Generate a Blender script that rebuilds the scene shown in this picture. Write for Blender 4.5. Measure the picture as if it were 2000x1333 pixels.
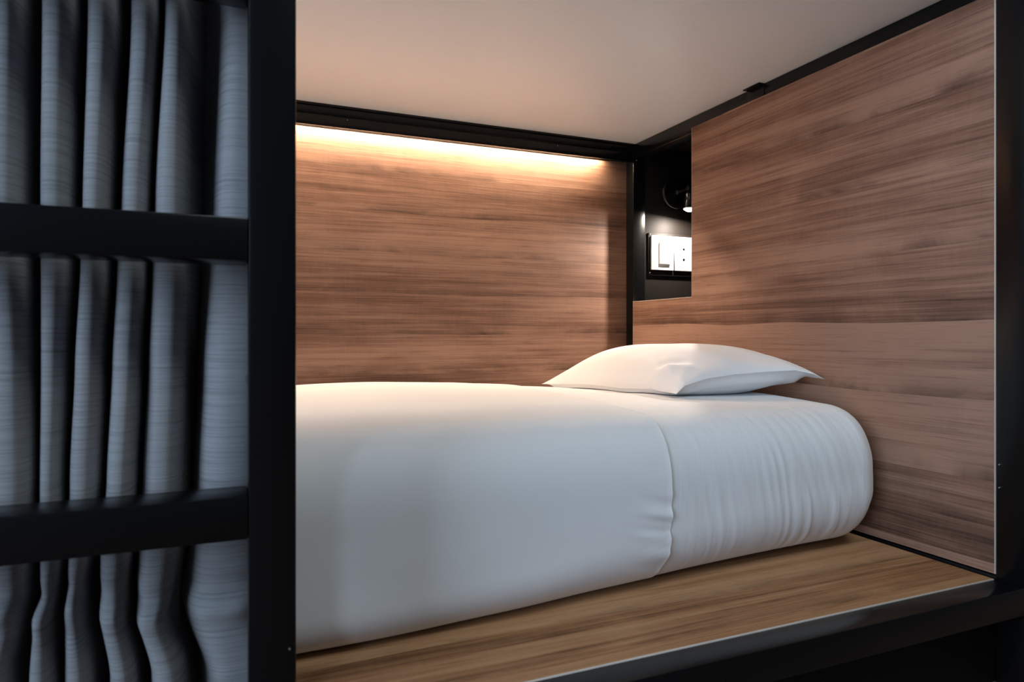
import bpy, bmesh, math, random
from mathutils import Vector, Matrix, noise

C = bpy.context.scene
for o in list(bpy.data.objects):
    bpy.data.objects.remove(o)

# ------------------------------------------------------------------ camera
H = 0.575                         # camera height above the room floor
TH = 0.3988                       # yaw to the right of +Y
cam_d = bpy.data.cameras.new('camera')
cam = bpy.data.objects.new('camera', cam_d)
C.collection.objects.link(cam)
cam.location = (0, 0, H)
cam.rotation_euler = (math.pi / 2, 0, -TH)
cam_d.sensor_width = 36.0
cam_d.lens = 36.0 * 1306.3 / 2000.0
cam_d.shift_y = -12.5 / 2000.0
cam_d.clip_start = 0.02
cam_d.dof.use_dof = True
cam_d.dof.focus_distance = 1.62
cam_d.dof.aperture_fstop = 8.0
C.camera = cam

# ------------------------------------------------------------------ world, exposure
C.view_settings.view_transform = 'Standard'
C.view_settings.look = 'None'
C.view_settings.exposure = 0.0
C.view_settings.gamma = 1.0
C.view_settings.use_curve_mapping = False
world = bpy.data.worlds.new('world')
C.world = world
world.use_nodes = True
world.node_tree.nodes['Background'].inputs[0].default_value = (0.50, 0.62, 0.80, 1)
world.node_tree.nodes['Background'].inputs[1].default_value = 0.11


def area_light(name, loc, target, sx, sy, energy, color, spread=math.pi):
    d = bpy.data.lights.new(name, 'AREA')
    d.shape = 'RECTANGLE'
    d.size, d.size_y = sx, sy
    d.energy = energy
    d.color = color
    d.spread = spread
    o = bpy.data.objects.new(name, d)
    C.collection.objects.link(o)
    o.location = loc
    v = Vector(target) - Vector(loc)
    o.rotation_euler = v.to_track_quat('-Z', 'Y').to_euler()
    return o


# daylight from the dormitory window, ahead and to the left of the bunk
area_light('window_daylight', (-2.2, -0.40, 1.15), (0.6, 1.0, 0.65), 1.9, 1.7, 84, (0.60, 0.78, 1.0))
# the room's own soft ceiling light
area_light('room_ceiling_light', (0.8, -0.50, 2.45), (0.8, 0.4, 0.2), 0.8, 0.8, 21, (0.84, 0.95, 1.0))

# ------------------------------------------------------------------ measures (z relative to the floor)
ZT = H + 0.600      # underside of upper base
ZB = H - 0.4044     # bed board top
XP = 1.1663         # headboard panel face
YF, YI = 0.6641, 0.7082   # front tube
YB = 1.793          # back tube front face
YW = 1.833          # wood back panel face
XLEFT = -0.86
TUBE = 0.044

# ------------------------------------------------------------------ materials


def new_mat(name):
    m = bpy.data.materials.new(name)
    m.use_nodes = True
    nt = m.node_tree
    return m, nt, nt.nodes['Principled BSDF']


def N(nt, t, **kw):
    n = nt.nodes.new(t)
    for k, v in kw.items():
        setattr(n, k, v)
    return n


def math_node(nt, op, a, b=None, c=None):
    n = N(nt, 'ShaderNodeMath', operation=op)
    for i, v in enumerate((a, b, c)):
        if v is None:
            continue
        if isinstance(v, (int, float)):
            n.inputs[i].default_value = v
        else:
            nt.links.new(v, n.inputs[i])
    return n.outputs[0]


def noise_node(nt, vec, scale=1.0, detail=3.0, rough=0.5, dist=0.0):
    n = N(nt, 'ShaderNodeTexNoise')
    n.inputs['Scale'].default_value = scale
    n.inputs['Detail'].default_value = detail
    n.inputs['Roughness'].default_value = rough
    n.inputs['Distortion'].default_value = dist
    nt.links.new(vec, n.inputs['Vector'])
    return n.outputs['Fac']


def ramp(nt, fac, stops):
    n = N(nt, 'ShaderNodeValToRGB')
    el = n.color_ramp.elements
    while len(el) < len(stops):
        el.new(0.5)
    for e, (p, c) in zip(el, stops):
        e.position = p
        e.color = (c[0], c[1], c[2], 1) if not isinstance(c, (int, float)) else (c, c, c, 1)
    nt.links.new(fac, n.inputs[0])
    return n.outputs[0]


def mix_rgb(nt, kind, fac, a, b):
    n = N(nt, 'ShaderNodeMix', data_type='RGBA', blend_type=kind)
    if isinstance(fac, (int, float)):
        n.inputs[0].default_value = fac
    else:
        nt.links.new(fac, n.inputs[0])
    for i, v in ((6, a), (7, b)):
        if isinstance(v, tuple):
            n.inputs[i].default_value = (v[0], v[1], v[2], 1)
        else:
            nt.links.new(v, n.inputs[i])
    return n.outputs[2]


def bump(nt, bsdf, height, strength, dist):
    b = N(nt, 'ShaderNodeBump')
    b.inputs['Strength'].default_value = strength
    b.inputs['Distance'].default_value = dist
    nt.links.new(height, b.inputs['Height'])
    nt.links.new(b.outputs[0], bsdf.inputs['Normal'])


def wood_mat(name, grain, across, seed, dark, mid, light, band=0.112):
    """laminate with staggered planks; grain / across are 'X','Y','Z'"""
    m, nt, p = new_mat(name)
    tc = N(nt, 'ShaderNodeTexCoord')
    sp = N(nt, 'ShaderNodeSeparateXYZ')
    nt.links.new(tc.outputs['Object'], sp.inputs[0])
    g, c = sp.outputs[grain], sp.outputs[across]

    def vec(gs, cs, z):
        cb = N(nt, 'ShaderNodeCombineXYZ')
        nt.links.new(math_node(nt, 'MULTIPLY', g, gs), cb.inputs[0])
        nt.links.new(math_node(nt, 'MULTIPLY', c, cs), cb.inputs[1])
        if isinstance(z, (int, float)):
            cb.inputs[2].default_value = z
        else:
            nt.links.new(z, cb.inputs[2])
        return cb.outputs[0]

    # planks
    cc = math_node(nt, 'DIVIDE', math_node(nt, 'ADD', c, seed * 0.037), band)
    wob = noise_node(nt, vec(1.3, 0.0, seed), 1.0, 2.0)
    cc = math_node(nt, 'ADD', cc, math_node(nt, 'MULTIPLY', wob, 0.35))
    row = math_node(nt, 'FLOOR', cc)
    fr = math_node(nt, 'FRACT', cc)
    rowr = N(nt, 'ShaderNodeTexWhiteNoise', noise_dimensions='1D')
    nt.links.new(math_node(nt, 'ADD', row, seed * 7.3), rowr.inputs['W'])
    gg = math_node(nt, 'ADD', math_node(nt, 'MULTIPLY', g, 0.11), math_node(nt, 'MULTIPLY', rowr.outputs[0], 5.0))
    col = math_node(nt, 'FLOOR', gg)
    cell = N(nt, 'ShaderNodeTexWhiteNoise', noise_dimensions='2D')
    cb = N(nt, 'ShaderNodeCombineXYZ')
    nt.links.new(row, cb.inputs[0])
    nt.links.new(math_node(nt, 'ADD', col, seed), cb.inputs[1])
    nt.links.new(cb.outputs[0], cell.inputs['Vector'])
    tone = cell.outputs[0]
    zoff = math_node(nt, 'MULTIPLY', tone, 30.0)
    # grain of several sizes
    broad = noise_node(nt, vec(0.8, 13.0, zoff), 1.0, 4.0, 0.55, 0.6)
    streak = noise_node(nt, vec(1.3, 75.0, zoff), 1.0, 4.0, 0.6, 0.5)
    fine = noise_node(nt, vec(5.0, 380.0, zoff), 1.0, 3.0, 0.65, 0.2)
    pore = noise_node(nt, vec(14.0, 300.0, seed + 4.0), 1.0, 2.0, 0.5, 0.0)
    saw = noise_node(nt, vec(130.0, 22.0, zoff), 1.0, 2.0, 0.6, 0.0)
    blotch = noise_node(nt, vec(4.5, 9.0, seed + 9.0), 1.0, 2.0, 0.5, 0.8)
    f = math_node(nt, 'MULTIPLY', broad, 0.68)
    f = math_node(nt, 'ADD', f, math_node(nt, 'MULTIPLY', streak, 0.38))
    f = math_node(nt, 'ADD', f, math_node(nt, 'MULTIPLY', fine, 0.44))
    f = math_node(nt, 'ADD', f, math_node(nt, 'MULTIPLY', saw, 0.06))
    f = math_node(nt, 'ADD', f, math_node(nt, 'MULTIPLY', blotch, 0.22))
    f = math_node(nt, 'ADD', f, math_node(nt, 'MULTIPLY', tone, 0.17))
    f = math_node(nt, 'SUBTRACT', f, 0.41)
    col1 = ramp(nt, f, [(0.27, dark), (0.46, mid), (0.69, light)])
    # a dark mineral streak along one edge of each plank
    ed = ramp(nt, fr, [(0.0, 1.0), (0.16, 0.35), (0.34, 0.0)])
    kn = noise_node(nt, vec(3.2, 6.0, math_node(nt, 'ADD', zoff, 3.0)), 1.0, 4.0, 0.6, 1.2)
    kn = ramp(nt, kn, [(0.42, 0.0), (0.68, 1.0)])
    dk = math_node(nt, 'MULTIPLY', math_node(nt, 'MULTIPLY', ed, kn), 0.8)
    col2 = mix_rgb(nt, 'MIX', dk, col1, tuple(x * 0.55 for x in dark))
    pr = ramp(nt, pore, [(0.28, 0.70), (0.42, 1.0)])
    col3 = mix_rgb(nt, 'MULTIPLY', 0.8, col2, pr)
    nt.links.new(col3, p.inputs['Base Color'])
    p.inputs['Roughness'].default_value = 0.58
    p.inputs['Specular IOR Level'].default_value = 0.22
    bump(nt, p, math_node(nt, 'ADD', fine, math_node(nt, 'MULTIPLY', pore, 0.6)), 0.25, 0.001)
    return m


WD, WM, WL = (0.042, 0.020, 0.013), (0.176, 0.090, 0.058), (0.330, 0.190, 0.130)
M_back = wood_mat('walnut_back', 'X', 'Z', 2.0, WD, WM, WL)
M_head = wood_mat('walnut_head', 'Y', 'Z', 5.0, WD, WM, WL, 0.135)
M_board = wood_mat('oak_board', 'X', 'Y', 8.0, (0.090, 0.036, 0.014), (0.315, 0.150, 0.066), (0.48, 0.270, 0.136), 0.10)


def simple(name, col, rough=0.5, metal=0.0, spec=0.5, bump_scale=None, bump_str=0.1, vary=0.05):
    m, nt, p = new_mat(name)
    tc = N(nt, 'ShaderNodeTexCoord')
    n = noise_node(nt, tc.outputs['Object'], bump_scale or 40.0, 3.0)
    v = ramp(nt, n, [(0.3, tuple(x * (1 - vary) for x in col)), (0.7, tuple(min(1, x * (1 + vary)) for x in col))])
    nt.links.new(v, p.inputs['Base Color'])
    p.inputs['Roughness'].default_value = rough
    p.inputs['Metallic'].default_value = metal
    p.inputs['Specular IOR Level'].default_value = spec
    if bump_scale:
        bump(nt, p, n, bump_str, 0.001)
    return m


M_black = simple('black_powder_coat', (0.0035, 0.0036, 0.0040), 0.25, 0, 0.27, 900.0, 0.03)
M_niche = simple('black_laminate', (0.0065, 0.0052, 0.0044), 0.55, 0, 0.13, 260.0, 0.35)
M_white_lam = simple('white_laminate', (0.82, 0.84, 0.89), 0.38, 0, 0.45, vary=0.004)
M_edge = simple('pale_edge_band', (0.55, 0.48, 0.42), 0.45)
M_edge2 = simple('brown_edge_band', (0.40, 0.29, 0.22), 0.45)
M_plastic = simple('white_plastic', (0.82, 0.82, 0.80), 0.3)
M_screw = simple('screw_steel', (0.55, 0.55, 0.55), 0.25, 1.0)
M_alu = simple('brushed_aluminium', (0.75, 0.75, 0.74), 0.12, 1.0)
M_hole = simple('dark_hole', (0.004, 0.004, 0.004), 0.8, 0, 0.05)
M_floor = wood_mat('dark_floor', 'X', 'Y', 11.0, (0.05, 0.028, 0.02), (0.13, 0.078, 0.058), (0.20, 0.13, 0.10), 0.14)
M_wall = simple('painted_wall', (0.42, 0.42, 0.43), 0.8, 0, 0.2, 60.0, 0.1)
M_tape = simple('white_strip_tape', (0.8, 0.78, 0.7), 0.5)


def emit_mat(name, col, strength):
    m, nt, p = new_mat(name)
    p.inputs['Base Color'].default_value = (0.8, 0.8, 0.8, 1)
    p.inputs['Emission Color'].default_value = (*col, 1)
    p.inputs['Emission Strength'].default_value = strength
    return m


M_led = emit_mat('led_diode', (1.0, 0.80, 0.55), 9.0)
M_lens = emit_mat('lamp_lens', (1.0, 0.90, 0.78), 30.0)


def cloth_mat(name, col, weave=1500.0, wr=None):
    m, nt, p = new_mat(name)
    tc = N(nt, 'ShaderNodeTexCoord')
    n = noise_node(nt, tc.outputs['Object'], 6.0, 3.0)
    v = ramp(nt, n, [(0.3, tuple(x * 0.97 for x in col)), (0.7, col)])
    nt.links.new(v, p.inputs['Base Color'])
    p.inputs['Roughness'].default_value = 0.75
    p.inputs['Specular IOR Level'].default_value = 0.25
    p.inputs['Sheen Weight'].default_value = 0.15
    p.inputs['Sheen Roughness'].default_value = 0.5
    mp = N(nt, 'ShaderNodeMapping')
    mp.inputs['Scale'].default_value = wr or (30, 30, 6)
    nt.links.new(tc.outputs['Object'], mp.inputs[0])
    n2 = noise_node(nt, mp.outputs[0], 1.0, 3.0, 0.55, 0.4)
    n3 = noise_node(nt, tc.outputs['Object'], 1100.0, 1.0)
    bump(nt, p, math_node(nt, 'ADD', n2, math_node(nt, 'MULTIPLY', n3, 0.05)), 0.22, 0.004)
    return m


M_sheet = cloth_mat('white_cotton_flat', (0.80, 0.80, 0.80), wr=(5, 5, 3))
M_fitted = cloth_mat('white_cotton_fitted', (0.80, 0.80, 0.80), wr=(55, 12, 5))
M_pillow = cloth_mat('white_pillow_cotton', (0.82, 0.82, 0.83), wr=(9, 14, 9))


def curtain_mat():
    m, nt, p = new_mat('grey_slub_curtain')
    tc = N(nt, 'ShaderNodeTexCoord')
    mp = N(nt, 'ShaderNodeMapping')
    mp.inputs['Scale'].default_value = (14, 14, 330)
    nt.links.new(tc.outputs['UV'], mp.inputs[0])
    mp.inputs['Scale'].default_value = (9, 420, 1)
    n = noise_node(nt, mp.outputs[0], 1.0, 3.0, 0.65)
    v = ramp(nt, n, [(0.28, (0.155, 0.155, 0.160)), (0.5, (0.235, 0.235, 0.243)), (0.8, (0.285, 0.285, 0.295))])
    nt.links.new(v, p.inputs['Base Color'])
    p.inputs['Roughness'].default_value = 0.8
    p.inputs['Specular IOR Level'].default_value = 0.2
    bump(nt, p, n, 0.15, 0.001)
    return m


M_curtain = curtain_mat()

# ------------------------------------------------------------------ mesh helpers


def add_box(bm, a, b, bev=0.0012, seg=2):
    a, b = Vector(a), Vector(b)
    lo = Vector((min(a.x, b.x), min(a.y, b.y), min(a.z, b.z)))
    hi = Vector((max(a.x, b.x), max(a.y, b.y), max(a.z, b.z)))
    r = bmesh.ops.create_cube(bm, size=1.0)
    vs = r['verts']
    for v in vs:
        v.co = Vector((lo.x + (v.co.x + .5) * (hi.x - lo.x), lo.y + (v.co.y + .5) * (hi.y - lo.y),
                       lo.z + (v.co.z + .5) * (hi.z - lo.z)))
    if bev > 0:
        es = set()
        for v in vs:
            es.update(v.link_edges)
        bmesh.ops.bevel(bm, geom=list(es), offset=bev, segments=seg, affect='EDGES', profile=0.5)


def add_cyl(bm, p0, p1, r0, r1=None, seg=32, cap=True):
    p0, p1 = Vector(p0), Vector(p1)
    r1 = r0 if r1 is None else r1
    ax = p1 - p0
    q = ax.to_track_quat('Z', 'Y')
    A, B = [], []
    for i in range(seg):
        t = 2 * math.pi * i / seg
        d = Vector((math.cos(t), math.sin(t), 0))
        A.append(bm.verts.new(p0 + q @ (d * r0)))
        B.append(bm.verts.new(p1 + q @ (d * r1)))
    for i in range(seg):
        j = (i + 1) % seg
        bm.faces.new((A[i], A[j], B[j], B[i]))
    if cap:
        bm.faces.new(A[::-1])
        bm.faces.new(B)


def add_lathe(bm, origin, axis, prof, seg=40):
    """prof: list of (radius, height along axis)"""
    origin, axis = Vector(origin), Vector(axis).normalized()
    q = axis.to_track_quat('Z', 'Y')
    rings = []
    for r, hh in prof:
        if r < 1e-6:
            rings.append([bm.verts.new(origin + q @ Vector((0, 0, hh)))])
        else:
            rings.append([bm.verts.new(origin + q @ Vector((r * math.cos(2 * math.pi * i / seg), r * math.sin(2 * math.pi * i / seg), hh))) for i in range(seg)])
    for R, S in zip(rings, rings[1:]):
        for i in range(seg):
            j = (i + 1) % seg
            if len(R) == 1 and len(S) == 1:
                continue
            if len(R) == 1:
                bm.faces.new((R[0], S[j], S[i]))
            elif len(S) == 1:
                bm.faces.new((R[i], R[j], S[0]))
            else:
                bm.faces.new((R[i], R[j], S[j], S[i]))


def world_origin(o):
    v = Vector((0, 0, 0))
    while o is not None:
        v += o.location
        o = o.parent
    return v


def obj(name, bm, mat, parent=None, smooth=True, loc=None):
    """bm is in room coordinates; the object gets its origin at parent's origin (or loc)"""
    bmesh.ops.recalc_face_normals(bm, faces=bm.faces[:])
    org = Vector(loc) if loc is not None else (world_origin(parent) if parent else Vector((0, 0, 0)))
    for v in bm.verts:
        v.co -= org
    me = bpy.data.meshes.new(name)
    bm.to_mesh(me)
    bm.free()
    me.materials.append(mat)
    if smooth:
        for poly in me.polygons:
            poly.use_smooth = True
        try:
            me.set_sharp_from_angle(angle=math.radians(42))
        except Exception:
            pass
    o = bpy.data.objects.new(name, me)
    C.collection.objects.link(o)
    if parent:
        o.parent = parent
        o.location = org - world_origin(parent)
    else:
        o.location = org
    return o


def box(name, a, b, mat, parent=None, bev=0.0012):
    bm = bmesh.new()
    add_box(bm, a, b, bev)
    return obj(name, bm, mat, parent)


def thing(name, label, cat, loc):
    o = bpy.data.objects.new(name, None)
    C.collection.objects.link(o)
    o.location = loc
    o.empty_display_size = 0.05
    o['label'] = label
    o['category'] = cat
    return o


def tag(o, label, cat, group=None):
    o['label'] = label
    o['category'] = cat
    if group:
        o['group'] = group
    return o


def struct(o):
    o['kind'] = 'structure'
    return o


def screw(parent, p, axis, r=0.0035):
    bm = bmesh.new()
    add_lathe(bm, p, axis, [(0, 0.0022), (r * 0.6, 0.0019), (r, 0.0006), (r, -0.0005)], 16)
    return obj('screw', bm, M_screw, parent)


# ------------------------------------------------------------------ room
struct(box('floor', (-2.2, -2.6, -0.02), (2.4, 2.0, 0.0), M_floor, bev=0))
struct(box('wall_back', (-2.2, 1.90, 0.0), (2.4, 2.0, 2.6), M_wall, bev=0))

# ------------------------------------------------------------------ bunk
bunk = thing('bunk_bed', 'black steel framed bunk berth lined with brown wood-grain panels under a white upper base', 'bunk bed', (0.15, 1.25, 0))
XR = XP + 0.004
ZTOP = 2.25
# posts
box('post', (XR - 0.004, YF, 0), (XR - 0.004 + TUBE, YI, ZTOP), M_black, bunk, 0.0015)
box('post', (XR, YB, 0), (XR + TUBE, YB + TUBE, ZTOP), M_black, bunk, 0.0015)
box('post', (XLEFT - TUBE, YB, 0), (XLEFT, YB + TUBE, ZTOP), M_black, bunk, 0.0015)
box('post', (XLEFT - TUBE, YF, 0), (XLEFT, YI, ZTOP), M_black, bunk, 0.0015)
# front lower rail, either side of the ladder
box('rail', (0.0578, YF, ZB - TUBE), (XP, YI, ZB), M_black, bunk, 0.0016)
box('rail', (XLEFT, YF, ZB - TUBE), (-0.405, YI, ZB), M_black, bunk, 0.0016)
box('plinth_panel', (XLEFT, 0.7105, 0.0), (1.32, 0.7225, ZB - TUBE - 0.001), M_niche, bunk)
# head and foot lower rails, back lower rail
box('rail', (XR, YI, ZB - TUBE), (XR + TUBE, YB, ZB + 0.004), M_black, bunk)
box('rail', (XLEFT - TUBE, YI, ZB - TUBE), (XLEFT, YB, ZB), M_black, bunk)
box('rail', (XLEFT, YB, ZB - TUBE), (XR, YB + TUBE, ZB), M_black, bunk)
# upper rails
XC = 1.1735
box('rail', (XLEFT, YB, ZT - 0.027), (XR, YB + TUBE, ZT + 0.017), M_black, bunk, 0.0032)
box('rail', (XC, YI, ZT - 0.044), (XC + TUBE - 0.004, YB, ZT), M_black, bunk, 0.002)
box('rail', (XLEFT - TUBE, YI, ZT - 0.044), (XLEFT, YB, ZT), M_black, bunk, 0.002)
box('rail', (0.0578, YF, ZT), (XP, YI, ZT + 0.09), M_black, bunk, 0.002)
# thin lip above the back rail where the white board sits
box('shadow_trim', (XLEFT, YB - 0.006, ZT - 0.0062), (XC, YB, ZT - 0.0002), M_black, bunk, 0.0005)
# LED profile hanging under the back rail
box('light_valance', (XLEFT, YB + 0.003, ZT - 0.0555), (XR, YB + 0.0075, ZT - 0.027), M_black, bunk, 0.0008)
for xs in (0.285, 0.905):
    screw(bunk, (xs, YB + 0.003, ZT - 0.034), (0, -1, 0), 0.002)
# upper base (ceiling of the berth)
box('upper_base', (XLEFT - 0.02, YI + 0.001, ZT), (XC + 0.03, YB, ZT + 0.018), M_white_lam, bunk, 0.0006)
# wood back panel
box('back_panel', (XLEFT, YW, ZB), (XR, YW + 0.016, ZT - 0.027), M_back, bunk, 0.0004)
# foot panel
box('foot_panel', (XLEFT - 0.017, YI, ZB + 0.006), (XLEFT - 0.001, YB, ZT - 0.045), M_head, bunk, 0.0004)
# bed board with pale front edge
box('bed_board', (XLEFT, YI + 0.003, ZB - 0.018), (XP - 0.002, YB + 0.04, ZB), M_board, bunk, 0.0003)
bb = bunk.children[-1]
box('edge_band', (0.0578, YI + 0.0002, ZB - 0.017), (XP - 0.004, YI + 0.0032, ZB + 0.0006), M_edge, bb, 0.0004)

# headboard panel with its notch: L-shaped outline in Y,Z extruded along X
NY, NZ = 1.498, H + 0.1027
PZB, PZT = ZB + 0.008, H + 0.5675
out = [(YI + 0.002, PZB), (YB - 0.003, PZB), (YB - 0.003, NZ), (NY, NZ), (NY, PZT), (YI + 0.002, PZT)]
bm = bmesh.new()
fa = [bm.verts.new((XP, y, z)) for y, z in out]
fb = [bm.verts.new((XP + 0.018, y, z)) for y, z in out]
bm.faces.new(fa)
bm.faces.new(fb[::-1])
for i in range(6):
    j = (i + 1) % 6
    bm.faces.new((fa[i], fb[i], fb[j], fa[j]))
hp = obj('headboard_panel', bm, M_head, bunk, smooth=False)
e = 0.0012
box('edge_band', (XP - 0.0004, NY, NZ), (XP + 0.0182, YB - 0.003, NZ + e), M_edge, hp, 0.0003)
box('edge_band', (XP - 0.0004, NY, NZ), (XP + 0.0182, NY + e, PZT), M_edge2, hp, 0.0003)
box('edge_band', (XP - 0.0006, YI + 0.0006, PZB), (XP + 0.0182, YI + 0.0022, PZT), M_edge, hp, 0.0003)

# black lined cavity behind the notch
YN = 1.797
XN = 1.52
box('niche_back', (XR + TUBE + 0.001, YN, ZB), (XN, YN + 0.012, ZT), M_niche, bunk, 0.0006)
box('niche_side', (XN, 1.30, ZB), (XN + 0.012, YN + 0.012, ZT), M_niche, bunk, 0.0006)
box('niche_side', (XP + 0.019, 1.288, ZB), (XN + 0.012, 1.30, ZT), M_niche, bunk, 0.0006)
box('niche_shelf', (XP + 0.019, 1.30, NZ - 0.016), (XN, YN, NZ - 0.002), M_niche, bunk, 0.0006)
box('niche_top', (XC + TUBE, 1.288, ZT), (XN + 0.012, YN + 0.012, ZT + 0.012), M_niche, bunk, 0.0006)

# small fittings on the upper head rail
bm = bmesh.new()
add_box(bm, (XC - 0.0022, 1.235, ZT - 0.03), (XC, 1.290, ZT - 0.0005), 0.0006)
add_box(bm, (XC - 0.017, 1.235, ZT - 0.0030), (XC, 1.290, ZT - 0.0004), 0.0006)
obj('rail_clip', bm, M_black, bunk)
bm = bmesh.new()
add_box(bm, (XC - 0.006, 0.765, ZT - 0.006), (XC, 0.785, ZT - 0.0004), 0.001)
obj('cable_clip', bm, M_plastic, bunk)
for z in (H - 0.214, H - 0.252):
    screw(bunk, (XP, YI - 0.006, z), (-1, 0, 0), 0.0018)
screw(bunk, (XR + 0.012, YB, ZT - 0.049), (0, -1, 0), 0.0022)

# ------------------------------------------------------------------ LED strip
led = thing('led_strip', 'warm glowing LED strip tucked behind the black valance above the wood back panel', 'light', (0.1, YB + 0.02, ZT - 0.03))
bm = bmesh.new()
yl, zl = YW - 0.0100, ZT - 0.0338
LX0, LX1 = XLEFT + 0.03, 1.075
q = Matrix.Rotation(0.0, 3, 'X')


def led_pt(x, a, b):
    v = q @ Vector((0, a, b))
    return Vector((x, yl + v.y, zl + v.z))


def strip_box(bm, x0, x1, a0, a1, b0, b1):
    vs = [bm.verts.new(led_pt(x, a, b)) for x in (x0, x1) for a in (a0, a1) for b in (b0, b1)]
    for f in ((0, 1, 3, 2), (4, 6, 7, 5), (0, 4, 5, 1), (2, 3, 7, 6), (0, 2, 6, 4), (1, 5, 7, 3)):
        bm.faces.new([vs[i] for i in f])


strip_box(bm, LX0, LX1, -0.004, 0.004, 0.0, 0.0015)
obj('strip_tape', bm, M_tape, led)
bm = bmesh.new()
nled = int((LX1 - LX0) / 0.0085)
for i in range(nled):
    x = LX0 + 0.005 + i * 0.0085
    strip_box(bm, x - 0.0022, x + 0.0022, -0.0018, 0.0018, -0.0022, 0.0)
bm2 = bmesh.new()
add_box(bm2, (LX0 - 0.005, YW - 0.0016, ZT - 0.0495), (LX1 + 0.14, YW - 0.0002, ZT - 0.028), 0.0003)
obj('channel', bm2, M_alu, led)
dio = obj('diodes', bm, M_led, led)
ld = bpy.data.lights.new('led_strip_light', 'AREA')
ld.shape = 'RECTANGLE'
ld.size, ld.size_y = LX1 - LX0, 0.006
ld.energy = 15.0
ld.color = (1.0, 0.755, 0.53)
lo = bpy.data.objects.new('led_strip_light', ld)
C.collection.objects.link(lo)
nrm = q @ Vector((0, 0, -1))
lo.location = Vector(((LX0 + LX1) / 2, yl, zl)) + nrm * 0.0028
lo.rotation_euler = nrm.to_track_quat('-Z', 'Y').to_euler()
lo.rotation_euler = (0, 0, 0)

# ------------------------------------------------------------------ reading lamp
LXc, LZ = 1.330, H + 0.459
HY = 1.716
lamp = thing('reading_lamp', 'small black reading lamp with round base, lit and pointing down inside the niche', 'lamp', (LXc, YN, LZ))
bm = bmesh.new()
add_lathe(bm, (LXc, YN, LZ), (0, -1, 0), [(0, 0), (0.053, 0), (0.053, 0.008), (0.050, 0.0125), (0.046, 0.014), (0, 0.015)], 64)
obj('base_plate', bm, M_black, lamp)
bm = bmesh.new()
add_cyl(bm, (LXc, YN - 0.012, LZ), (LXc, HY, LZ), 0.0042, seg=20)
obj('arm', bm, M_black, lamp)
bm = bmesh.new()
add_lathe(bm, (LXc, YN - 0.022, LZ), (0, -1, 0), [(0, -0.006), (0.0075, -0.005), (0.0075, 0.006), (0, 0.007)], 24)
obj('arm_collar', bm, M_screw, lamp)
bm = bmesh.new()
add_lathe(bm, (LXc - 0.012, HY, LZ), (1, 0, 0), [(0, 0), (0.008, 0.0005), (0.009, 0.002), (0.009, 0.022), (0.008, 0.0235), (0, 0.024)], 24)
obj('knuckle', bm, M_black, lamp)
hx = Vector((-0.10, -0.06, -1)).normalized()
h0 = Vector((LXc, HY, LZ - 0.008))
bm = bmesh.new()
add_lathe(bm, h0, hx, [(0, -0.002), (0.008, -0.001), (0.0155, 0.006), (0.0165, 0.012), (0.0165, 0.030), (0.0158, 0.031), (0.0158, 0.033),
                       (0.0172, 0.034), (0.0185, 0.052), (0.0205, 0.0585), (0.0192, 0.0590), (0.0165, 0.0520), (0.0, 0.0515)], 40)
head = obj('lamp_head', bm, M_black, lamp)
bm = bmesh.new()
add_lathe(bm, h0, hx, [(0.0, 0.0660), (0.007, 0.0652), (0.013, 0.0625), (0.0175, 0.0580), (0.0175, 0.0560), (0.0, 0.0555)], 40)
obj('lens', bm, M_lens, head)
sd = bpy.data.lights.new('reading_lamp_light', 'AREA')
sd.shape = 'DISK'
sd.size = 0.022
sd.energy = 6.5
sd.color = (1.0, 0.86, 0.74)
so = bpy.data.objects.new('reading_lamp_light', sd)
C.collection.objects.link(so)
so.location = h0 + hx * 0.0670
so.rotation_euler = hx.to_track_quat('-Z', 'Y').to_euler()

# ------------------------------------------------------------------ switch and socket plate
SX0, SX1, SXm = 1.2345, 1.407, 1.3195
SZ0, SZ1 = H + 0.2065, H + 0.316
plate = thing('switch_plate', 'white light switch and socket pair on a black backing plate inside the niche', 'switch', ((SX0 + SX1) / 2, YN, SZ0))
box('backing_plate', (SX0 - 0.009, YN - 0.006, SZ0 - 0.018), (SX1 + 0.009, YN, SZ1 + 0.009), M_niche, plate, 0.0015)
sw = box('switch_module', (SX0, YN - 0.013, SZ0), (SXm - 0.0022, YN - 0.005, SZ1), M_plastic, plate, 0.0015)
bm = bmesh.new()
add_box(bm, (SX0 + 0.027, YN - 0.0185, SZ0 + 0.019), (SX0 + 0.068, YN - 0.012, SZ1 - 0.019), 0.0012)
obj('rocker', bm, M_plastic, sw)
so_m = box('socket_module', (SXm + 0.0022, YN - 0.013, SZ0), (SX1, YN - 0.005, SZ1), M_plastic, plate, 0.0015)
for zz in (0.0365, 0.0700):
    bm = bmesh.new()
    add_cyl(bm, (SXm + 0.0375, YN - 0.0134, SZ0 + zz), (SXm + 0.0375, YN - 0.0120, SZ0 + zz), 0.0048, seg=20)
    obj('socket_hole', bm, M_hole, so_m)
for x, z in ((SX0 - 0.003, SZ0 - 0.009), (SX1 - 0.01, SZ0 - 0.009), (SX0 - 0.004, SZ1 + 0.004), (SX1 - 0.01, SZ1 + 0.004)):
    screw(plate, (x, YN - 0.006, z), (0, -1, 0), 0.0026)

# ------------------------------------------------------------------ mattress and bedding


def sm(a, b, x):
    t = max(0.0, min(1.0, (x - a) / (b - a)))
    return t * t * (3 - 2 * t)


def nz(x, y, z):
    return noise.noise(Vector((x, y, z)))


MX0, MX1 = XLEFT + 0.012, 1.150
MY1 = YW - 0.012


def front_y(x):
    return 0.842 + 0.041 * (x if x > 0.2 else 0.1 + 0.1 * math.exp((x - 0.2) / 0.1))


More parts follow.
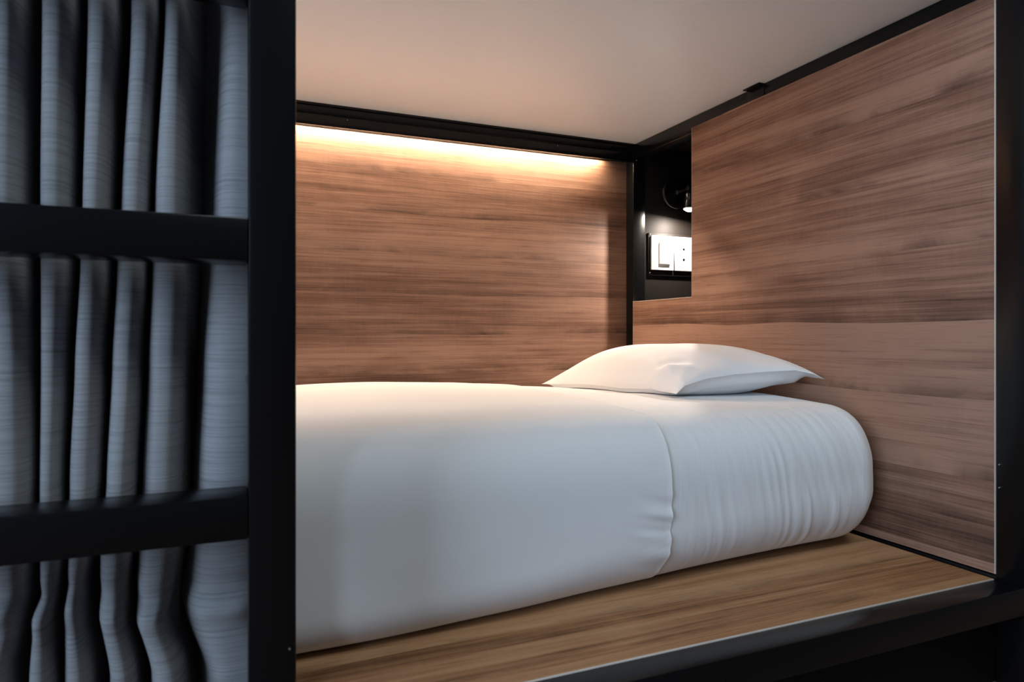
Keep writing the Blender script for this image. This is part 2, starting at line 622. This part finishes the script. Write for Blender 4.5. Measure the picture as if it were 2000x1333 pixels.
def top_z(x, y):
    z = H - 0.139
    z += 0.006 * sm(0.75, 0.35, x)
    z += 0.0045 * nz(x * 4.5, y * 3.0, 1.3)
    u = (y - 0.87) / 0.93
    z += 0.010 * (1 - (2 * u - 1) ** 2)
    z -= 0.010 * sm(1.45, 1.8, y) * sm(0.55, 0.75, x) * sm(1.1, 0.9, x)
    z -= 0.008 * sm(0.70, 0.85, x) * sm(1.20, 1.35, y)
    return z


def section(x, n_front, off=0.0):
    """closed cross-section (Y,Z) of the mattress at x, counter-clockwise from bottom back"""
    rt = 0.105
    rb = 0.055 + 0.065 * sm(0.1, 1.0, x)
    yf = front_y(x) - off
    yb = MY1 + off * 0.3
    zb = ZB + 0.0006
    pts = []
    # bottom from back to front
    for i in range(6):
        pts.append((yb - 0.05 + (yf + rb - (yb - 0.05)) * i / 6, zb, 0))
    # bottom front curve
    for i in range(20):
        a = math.pi / 2 * i / 20
        pts.append((yf + rb - rb * math.sin(a) ** 0.9, zb + rb - rb * math.cos(a) ** 0.9, 1))
    zt = top_z(x, yf + rt) + off
    for i in range(n_front):
        z = zb + rb + (zt - 0.115 - zb - rb) * i / n_front
        u = i / n_front
        pts.append((yf, z, 1))
    for i in range(26):
        a = math.pi / 2 * i / 26
        ca, sa = math.cos(a) ** (2 / 2.5), math.sin(a) ** (2 / 2.5)
        pts.append((yf + rt * (1 - ca), zt - 0.115 + 0.115 * sa, 1))
    nt_ = 56
    for i in range(nt_ + 1):
        y = yf + rt + (yb - 0.05 - yf - rt) * i / nt_
        pts.append((y, top_z(x, y) + off, 1))
    zt2 = top_z(x, yb - 0.05) + off
    for i in range(1, 7):
        a = math.pi / 2 * i / 6
        pts.append((yb - 0.05 + 0.05 * math.sin(a), zt2 - 0.05 + 0.05 * math.cos(a), 0))
    pts.append((yb, zb + 0.05, 0))
    for i in range(1, 4):
        a = math.pi / 2 * i / 4
        pts.append((yb - 0.05 + 0.05 * math.cos(a), zb + 0.05 - 0.05 * math.sin(a), 0))
    return pts


def out_n(z):
    w = sm(H - 0.235, H - 0.145, z)
    return Vector((0, -1 + 0.8 * w, 0.97 * w))


def ruck(x, y, z):
    """vertical drawn creases of the fitted sheet on the front and right end"""
    fz = sm(ZB - 0.01, ZB + 0.05, z) * sm(H - 0.120, H - 0.17, z)
    lean = 0.25 * (z - ZB)
    a = nz((x + lean) * 24, z * 2.0, 4.1) * 0.0012 + nz((x + lean * 1.3) * 75, z * 2.4, 9.7) * 0.0011
    c = nz((x + lean * 0.8) * 40, z * 1.6, 21.0)
    a += 0.0021 * sm(0.34, 0.0, abs(c)) * sm(-0.1, 0.35, nz(x * 11, z * 5, 2.2))
    gain = 0.40 + 0.75 * sm(0.78, 1.0, x)
    return a * fz * gain + 0.0010 * nz(x * 9, y * 9, z * 9)


def build_tube(xs, off, ruck_f, close0, close1):
    bm = bmesh.new()
    rows = []
    for x, shrink in xs:
        pr = section(min(x, 1.13), 10, off)
        cy = (front_y(x) + MY1) / 2
        cz = (ZB + H - 0.135) / 2
        row = []
        for y, z, fr in pr:
            yy, zz = y, z
            if shrink > 0:   # rounded end: pull the section in
                yy = y + shrink if y < cy else y - shrink * 0.6
                if y < cy:
                    yy = min(yy, max(y, cy))
                zz = z - shrink * 0.95 * sm(cz, cz + 0.09, z) + shrink * 0.75 * sm(cz, cz - 0.09, z)
            p = Vector((x, yy, zz))
            if fr and ruck_f:
                d = ruck_f(x, yy, zz)
                n = out_n(z)
                p += n * d
            row.append(bm.verts.new(p))
        rows.append(row)
    n = len(rows[0])
    for A, B in zip(rows, rows[1:]):
        for i in range(n):
            j = (i + 1) % n
            bm.faces.new((A[i], A[j], B[j], B[i]))
    if close0:
        bm.faces.new(rows[0][::-1])
    if close1:
        bm.faces.new(rows[-1])
    return bm, rows


# mattress in its fitted sheet
xs = [(MX0 + i * 0.06, 0) for i in range(22)]
x = xs[-1][0] + 0.05
while x < 0.58:
    xs.append((x, 0)); x += 0.05
x = 0.58
R = 0.072
while x < MX1 - R:
    xs.append((x, 0)); x += 0.003
for i in range(17):
    a = math.pi / 2 * i / 16
    xs.append((MX1 - R + R * math.sin(a), R * (1 - math.cos(a))))
bm, rows = build_tube(xs, 0.0, ruck, True, True)
mat_o = obj('mattress', bm, M_fitted, loc=(0.15, 1.33, ZB))
tag(mat_o, 'thick mattress in a white fitted sheet lying on the wooden bed board', 'mattress')

# flat sheet wrapped over the foot half, its hem crossing the bed
HEM = 0.634


def hem_x(y, z):
    return HEM + 0.010 * math.sin(3.0 * (y - 0.9)) + 0.004 * nz(y * 6, z * 6, 2.0) - 0.010 * sm(ZB + 0.08, ZB, z)


def pucker(x, y, z):
    d = 0.0006 * nz(x * 3.0, y * 3.0, z * 3.0)
    w = sm(0.54, 0.632, x)
    zc = H - 0.305
    band = math.exp(-((z - zc) / 0.060) ** 2)
    d += 0.0085 * w * band * nz(x * 9, 0.3, (z + 0.25 * x) * 62)
    d += 0.0012 * w * nz(x * 12, 0.7, z * 40)
    d += 0.0030 * nz(x * 7, y * 2, 6.0 + z * 8) * sm(ZB + 0.09, ZB + 0.03, z)
    return d


bm = bmesh.new()
rows = []
xs = [MX0 - 0.002 + i * 0.05 for i in range(19)]
x = xs[-1] + 0.04
while x < 0.44:
    xs.append(x); x += 0.02
while x < HEM - 0.004:
    xs.append(x); x += 0.006
xs.append(HEM)
prof = []
for k, x in enumerate(xs):
    pr = section(x, 22, 0.0042)
    row = []
    for y, z, fr in pr:
        if not (fr or z > ZB + 0.12):
            continue
        s = sm(0.35, HEM, x)
        xx = x + (hem_x(y, z) - HEM) * s
        p = Vector((xx, y, z))
        n = out_n(z)
        p += n * pucker(xx, y, z)
        row.append(bm.verts.new(p))
    rows.append(row)
# rolled hem edge: out a touch, then back against the fitted sheet
last = rows[-1]
for dx, dn in ((0.0022, 0.0006), (0.0036, -0.0006), (0.0036, -0.0026), (0.0020, -0.0040)):
    row = []
    for v in last:
        n = out_n(v.co.z)
        row.append(bm.verts.new(v.co + Vector((dx, 0, 0)) + n * dn))
    rows.append(row)
for A, B in zip(rows, rows[1:]):
    for i in range(len(A) - 1):
        bm.faces.new((A[i], A[i + 1], B[i + 1], B[i]))
fs = obj('flat_sheet', bm, M_sheet, loc=(-0.1, 1.33, ZB))
tag(fs, 'smooth white flat sheet tucked around the foot end of the mattress, hem crossing the bed', 'bed sheet')

# ------------------------------------------------------------------ pillow
PB = H - 0.1405


def mat_top(x, y):
    return top_z(x, y)


bm = bmesh.new()
cFL, cBL, cFR, cBR = Vector((0.832, 1.118)), Vector((0.822, 1.735)), Vector((1.146, 1.035)), Vector((1.152, 1.66))
n1, n2 = 70, 110


FRONT_SEAM = [(-1.0, 0.010), (-0.87, 0.026), (-0.53, 0.041), (-0.14, 0.050), (0.26, 0.055), (0.66, 0.058), (0.88, 0.050), (1.0, 0.040)]


def interp(tab, v):
    for (x0, y0), (x1, y1) in zip(tab, tab[1:]):
        if v <= x1:
            return y0 + (y1 - y0) * (v - x0) / (x1 - x0)
    return tab[-1][1]


def pil(s, t, side):
    # s: -1 foot side .. 1 headboard side ; t: -1 front .. 1 back
    a, b = (s + 1) / 2, (t + 1) / 2
    p = (cFL * (1 - a) + cFR * a) * (1 - b) + (cBL * (1 - a) + cBR * a) * b
    # edges draw in between the corners
    p.y += 0.020 * (1 - s * s) * sm(-0.2, -1, t) - 0.02 * (1 - s * s) * sm(0.2, 1, t)
    p.x += 0.006 * (1 - t * t) * sm(-0.2, -1, s)
    base = mat_top(p.x, p.y)
    fr_ = interp(FRONT_SEAM, s)
    bk_ = 0.012 + 0.040 * sm(-0.6, 1.0, s)
    w_ = sm(0.9, -1.0, t)
    seam = fr_ * w_ + bk_ * (1 - w_)
    g = max(0.0, (1 - abs(s) ** 2.3) * (1 - abs(t) ** 2.6))
    g2 = g ** 0.62
    if side > 0:
        peak = 0.113 - 0.012 * sm(-0.1, 0.0, s) * 0 + 0.006 * nz(p.x * 5, p.y * 5, 0.4)
        z = seam + (peak - seam) * g2
        z += 0.0045 * nz(p.x * 16 + p.y * 7, p.y * 5 - p.x * 4, 3.0) * sm(0, 0.3, g)
        # crease near the front foot-side corner
        r = (Vector((p.x, p.y)) - Vector((0.862, 1.185)))
        uu = r.x * 0.80 + r.y * 0.6
        vv = -r.x * 0.6 + r.y * 0.80
        z += 0.0075 * math.exp(-(uu / 0.014) ** 2) * math.exp(-(vv / 0.035) ** 2) - 0.004 * math.exp(-((uu - 0.022) / 0.014) ** 2) * math.exp(-(vv / 0.04) ** 2)
        # radiating pulls from the corners
        z += 0.0010 * math.sin(math.atan2(t + 1.05, s + 1.05) * 17 + 2 * nz(s * 3, t * 3, 1.0)) * sm(1.1, 0.2, math.hypot(s + 1, t + 1)) * sm(0, 0.12, g)
        z += 0.0012 * math.sin(math.atan2(t + 1.05, 1.05 - s) * 15 + 2 * nz(s * 3, t * 3, 5.0)) * sm(1.1, 0.2, math.hypot(s - 1, t + 1)) * sm(0, 0.12, g)
    else:
        z = seam - (0.006 + 0.07 * g2) * sm(0.0, 0.12, g)
        z = max(z, 0.0015)
    return Vector((p.x, p.y, base + z))


def warp(i, n):
    u = -1 + 2 * i / n
    return math.copysign(1 - (1 - abs(u)) ** 1.5, u)


top, bot = {}, {}
for i in range(n1 + 1):
    for j in range(n2 + 1):
        s, t = warp(i, n1), warp(j, n2)
        edge = i in (0, n1) or j in (0, n2)
        top[i, j] = bm.verts.new(pil(s, t, 1))
        bot[i, j] = top[i, j] if edge else bm.verts.new(pil(s, t, -1))
for i in range(n1):
    for j in range(n2):
        bm.faces.new((top[i, j], top[i + 1, j], top[i + 1, j + 1], top[i, j + 1]))
        f = (bot[i, j], bot[i, j + 1], bot[i + 1, j + 1], bot[i + 1, j])
        if len(set(f)) == 4:
            try:
                bm.faces.new(f)
            except ValueError:
                pass
pl = obj('pillow', bm, M_pillow, loc=(0.98, 1.38, PB))
tag(pl, 'plump white pillow at the headboard end of the bed with one corner flap sticking up', 'pillow')

# ------------------------------------------------------------------ ladder
L0, L1, LB = 0.0156, 0.0578, 0.7136
lad = thing('bunk_ladder', 'black steel ladder with flat square rungs in the left foreground', 'ladder', (-0.17, 0.69, 0))
box('side_rail', (L0, YF, 0), (L1, LB, ZTOP), M_black, lad, 0.0022)
box('side_rail', (-0.405, YF, 0), (-0.363, LB, ZTOP), M_black, lad, 0.0022)
for k, zt in enumerate((H - 0.406, H - 0.1493, H + 0.1085, H + 0.362, H + 0.618, H + 0.874)):
    box('rung', (-0.363, YF + 0.0004, zt - 0.0405), (L0, LB - 0.0004, zt), M_black, lad, 0.0022)
screw(lad, (L0, YF + 0.030, H - 0.043), (-1, 0, 0), 0.0045)
screw(lad, (L1 - 0.006, YF, H - 0.297), (0, -1, 0), 0.0016)

# ------------------------------------------------------------------ curtain
YC = 0.738
CT, ST = math.cos(TH), math.sin(TH)


def u_to_x(u, y):
    k = (u - 1000.0) / 1306.3
    return y * (ST + k * CT) / (CT - k * ST)


KV = [-150, 0, 390, 505, 720, 945, 1085, 1170, 1215, 1333, 1420]
LOBES = [
    [(-20, 43), (-20, 43), (-30, 42), (-30, 48), (-18, 60), (-20, 66), (-20, 57), (-20, 52), (-25, 48), (-35, 20), (-38, 16)],
    [(75, 145), (75, 145), (70, 140), (70, 136), (71, 128), (71, 120), (73, 122), (76, 112), (62, 105), (52, 108), (52, 108)],
    [(163, 228), (163, 228), (155, 212), (152, 206), (140, 203), (128, 196), (127, 175), (125, 160), (120, 165), (118, 180), (118, 180)],
    [(250, 310), (250, 310), (230, 290), (222, 283), (212, 275), (202, 263), (190, 253), (190, 246), (190, 248), (208, 268), (210, 270)],
    [(318, 368), (318, 368), (297, 367), (292, 366), (282, 362), (272, 356), (264, 350), (260, 340), (262, 328), (290, 362), (294, 366)],
    [(430, 530), (430, 530), (417, 530), (410, 530), (395, 530), (383, 530), (374, 530), (362, 530), (358, 530), (395, 540), (400, 540)],
]


def kf(vals, v):
    v = max(KV[0], min(KV[-1], v))
    for i in range(len(KV) - 1):
        if v <= KV[i + 1]:
            t = (v - KV[i]) / (KV[i + 1] - KV[i])
            t = t * t * (3 - 2 * t) * 0.6 + t * 0.4
            a, b = vals[i], vals[i + 1]
            return a[0] + (b[0] - a[0]) * t, a[1] + (b[1] - a[1]) * t
    return vals[-1]


bm = bmesh.new()
uvl = bm.loops.layers.uv.new('UVMap')
Z0, Z1 = ZB + 0.004, H + 0.585
NR = 230
rows = []
arcs = []
PER = 26
for r in range(NR + 1):
    z = Z0 + (Z1 - Z0) * r / NR
    row = []
    lobes = []
    for k in range(-3, 6):
        vals = LOBES[k] if k >= 0 else [(a + 84 * k - 6 * (-k % 2), b + 84 * k) for a, b in LOBES[0]]
        lx = u_to_x(kf(vals, 600)[0], YC)
        v = 654 - (z - H) * 1306.3 / (lx * ST + YC * CT)
        a, b = kf(vals, v)
        lobes.append((u_to_x(a, YC + 0.012), u_to_x(b, YC + 0.012), v))
    for i, (xa, xb, v) in enumerate(lobes):
        c, w = (xa + xb) / 2, (xb - xa) / 2
        pl_ = lobes[i - 1][1] if i else xa - 0.02
        nr_ = lobes[i + 1][0] if i < len(lobes) - 1 else xb + 0.02
        dep = 0.075
        buck = math.exp(-((v - (1205 + 12 * math.sin(i * 2.1))) / 26.0) ** 2)
        pre = math.exp(-((v - (1165 + 12 * math.sin(i * 2.1))) / 22.0) ** 2)
        yf = YC + 0.003 * math.sin(z * 9 + i * 2.3) - 0.007 * buck + 0.006 * pre
        for q_ in range(PER):
            t = q_ / PER
            ph = math.pi * (t * 1.0)
            xx = c - w * math.copysign(abs(math.cos(ph)) ** 0.75, math.cos(ph))
            sy = math.sin(ph) ** 0.58
            yy = yf + dep * (1 - sy)
            # pinch where the walls meet the valleys
            wgt = (1 - sy) ** 3
            tgt = (pl_ + xa) / 2 if t < 0.5 else (nr_ + xb) / 2
            xx = xx * (1 - 0.75 * wgt) + tgt * 0.75 * wgt
            yy += 0.0022 * nz(xx * 30, z * 5, i * 3.1) + 0.004 * buck * nz(xx * 60, z * 25, i * 1.7)
            row.append(bm.verts.new((xx, yy, z)))
        # valley bottom
        row.append(bm.verts.new(((nr_ + xb) / 2, yf + dep + 0.010, z)))
    rows.append(row)
ulen = []
acc = 0
mid = rows[NR // 2]
for a, b in zip(mid, mid[1:] + [mid[-1]]):
    ulen.append(acc)
    acc += (b.co - a.co).length
for r, (A, B) in enumerate(zip(rows, rows[1:])):
    for i in range(len(A) - 1):
        f = bm.faces.new((A[i], A[i + 1], B[i + 1], B[i]))
        for lp, (uu, vv) in zip(f.loops, ((ulen[i], r), (ulen[i + 1], r), (ulen[i + 1], r + 1), (ulen[i], r + 1))):
            lp[uvl].uv = (uu, vv / NR * (Z1 - Z0))
cur = obj('curtain', bm, M_curtain, loc=(-0.1, YC + 0.03, Z0))
tag(cur, 'grey slub fabric privacy curtain gathered in narrow pleats behind the black ladder', 'curtain')

# ------------------------------------------------------------------ labels of parts that look different from their thing
PART_LABELS = {
    'upper_base': 'smooth white underside of the berth above',
    'back_panel': 'brown wood-grain panel behind the bed, lit from above',
    'headboard_panel': 'brown wood-grain headboard panel with a cut-out niche',
    'bed_board': 'golden brown wood-grain board under the mattress',
    'edge_band': 'thin pale edge band',
    'cable_clip': 'small white clip',
    'lens': 'glowing white lamp lens',
    'switch_module': 'white switch module',
    'socket_module': 'white socket module with two dark holes',
    'screw': 'small bright screw head',
    'diodes': 'row of glowing warm white diodes',
}
for o in bpy.data.objects:
    key = o.name.split('.')[0]
    if o.parent and key in PART_LABELS:
        o['label'] = PART_LABELS[key]
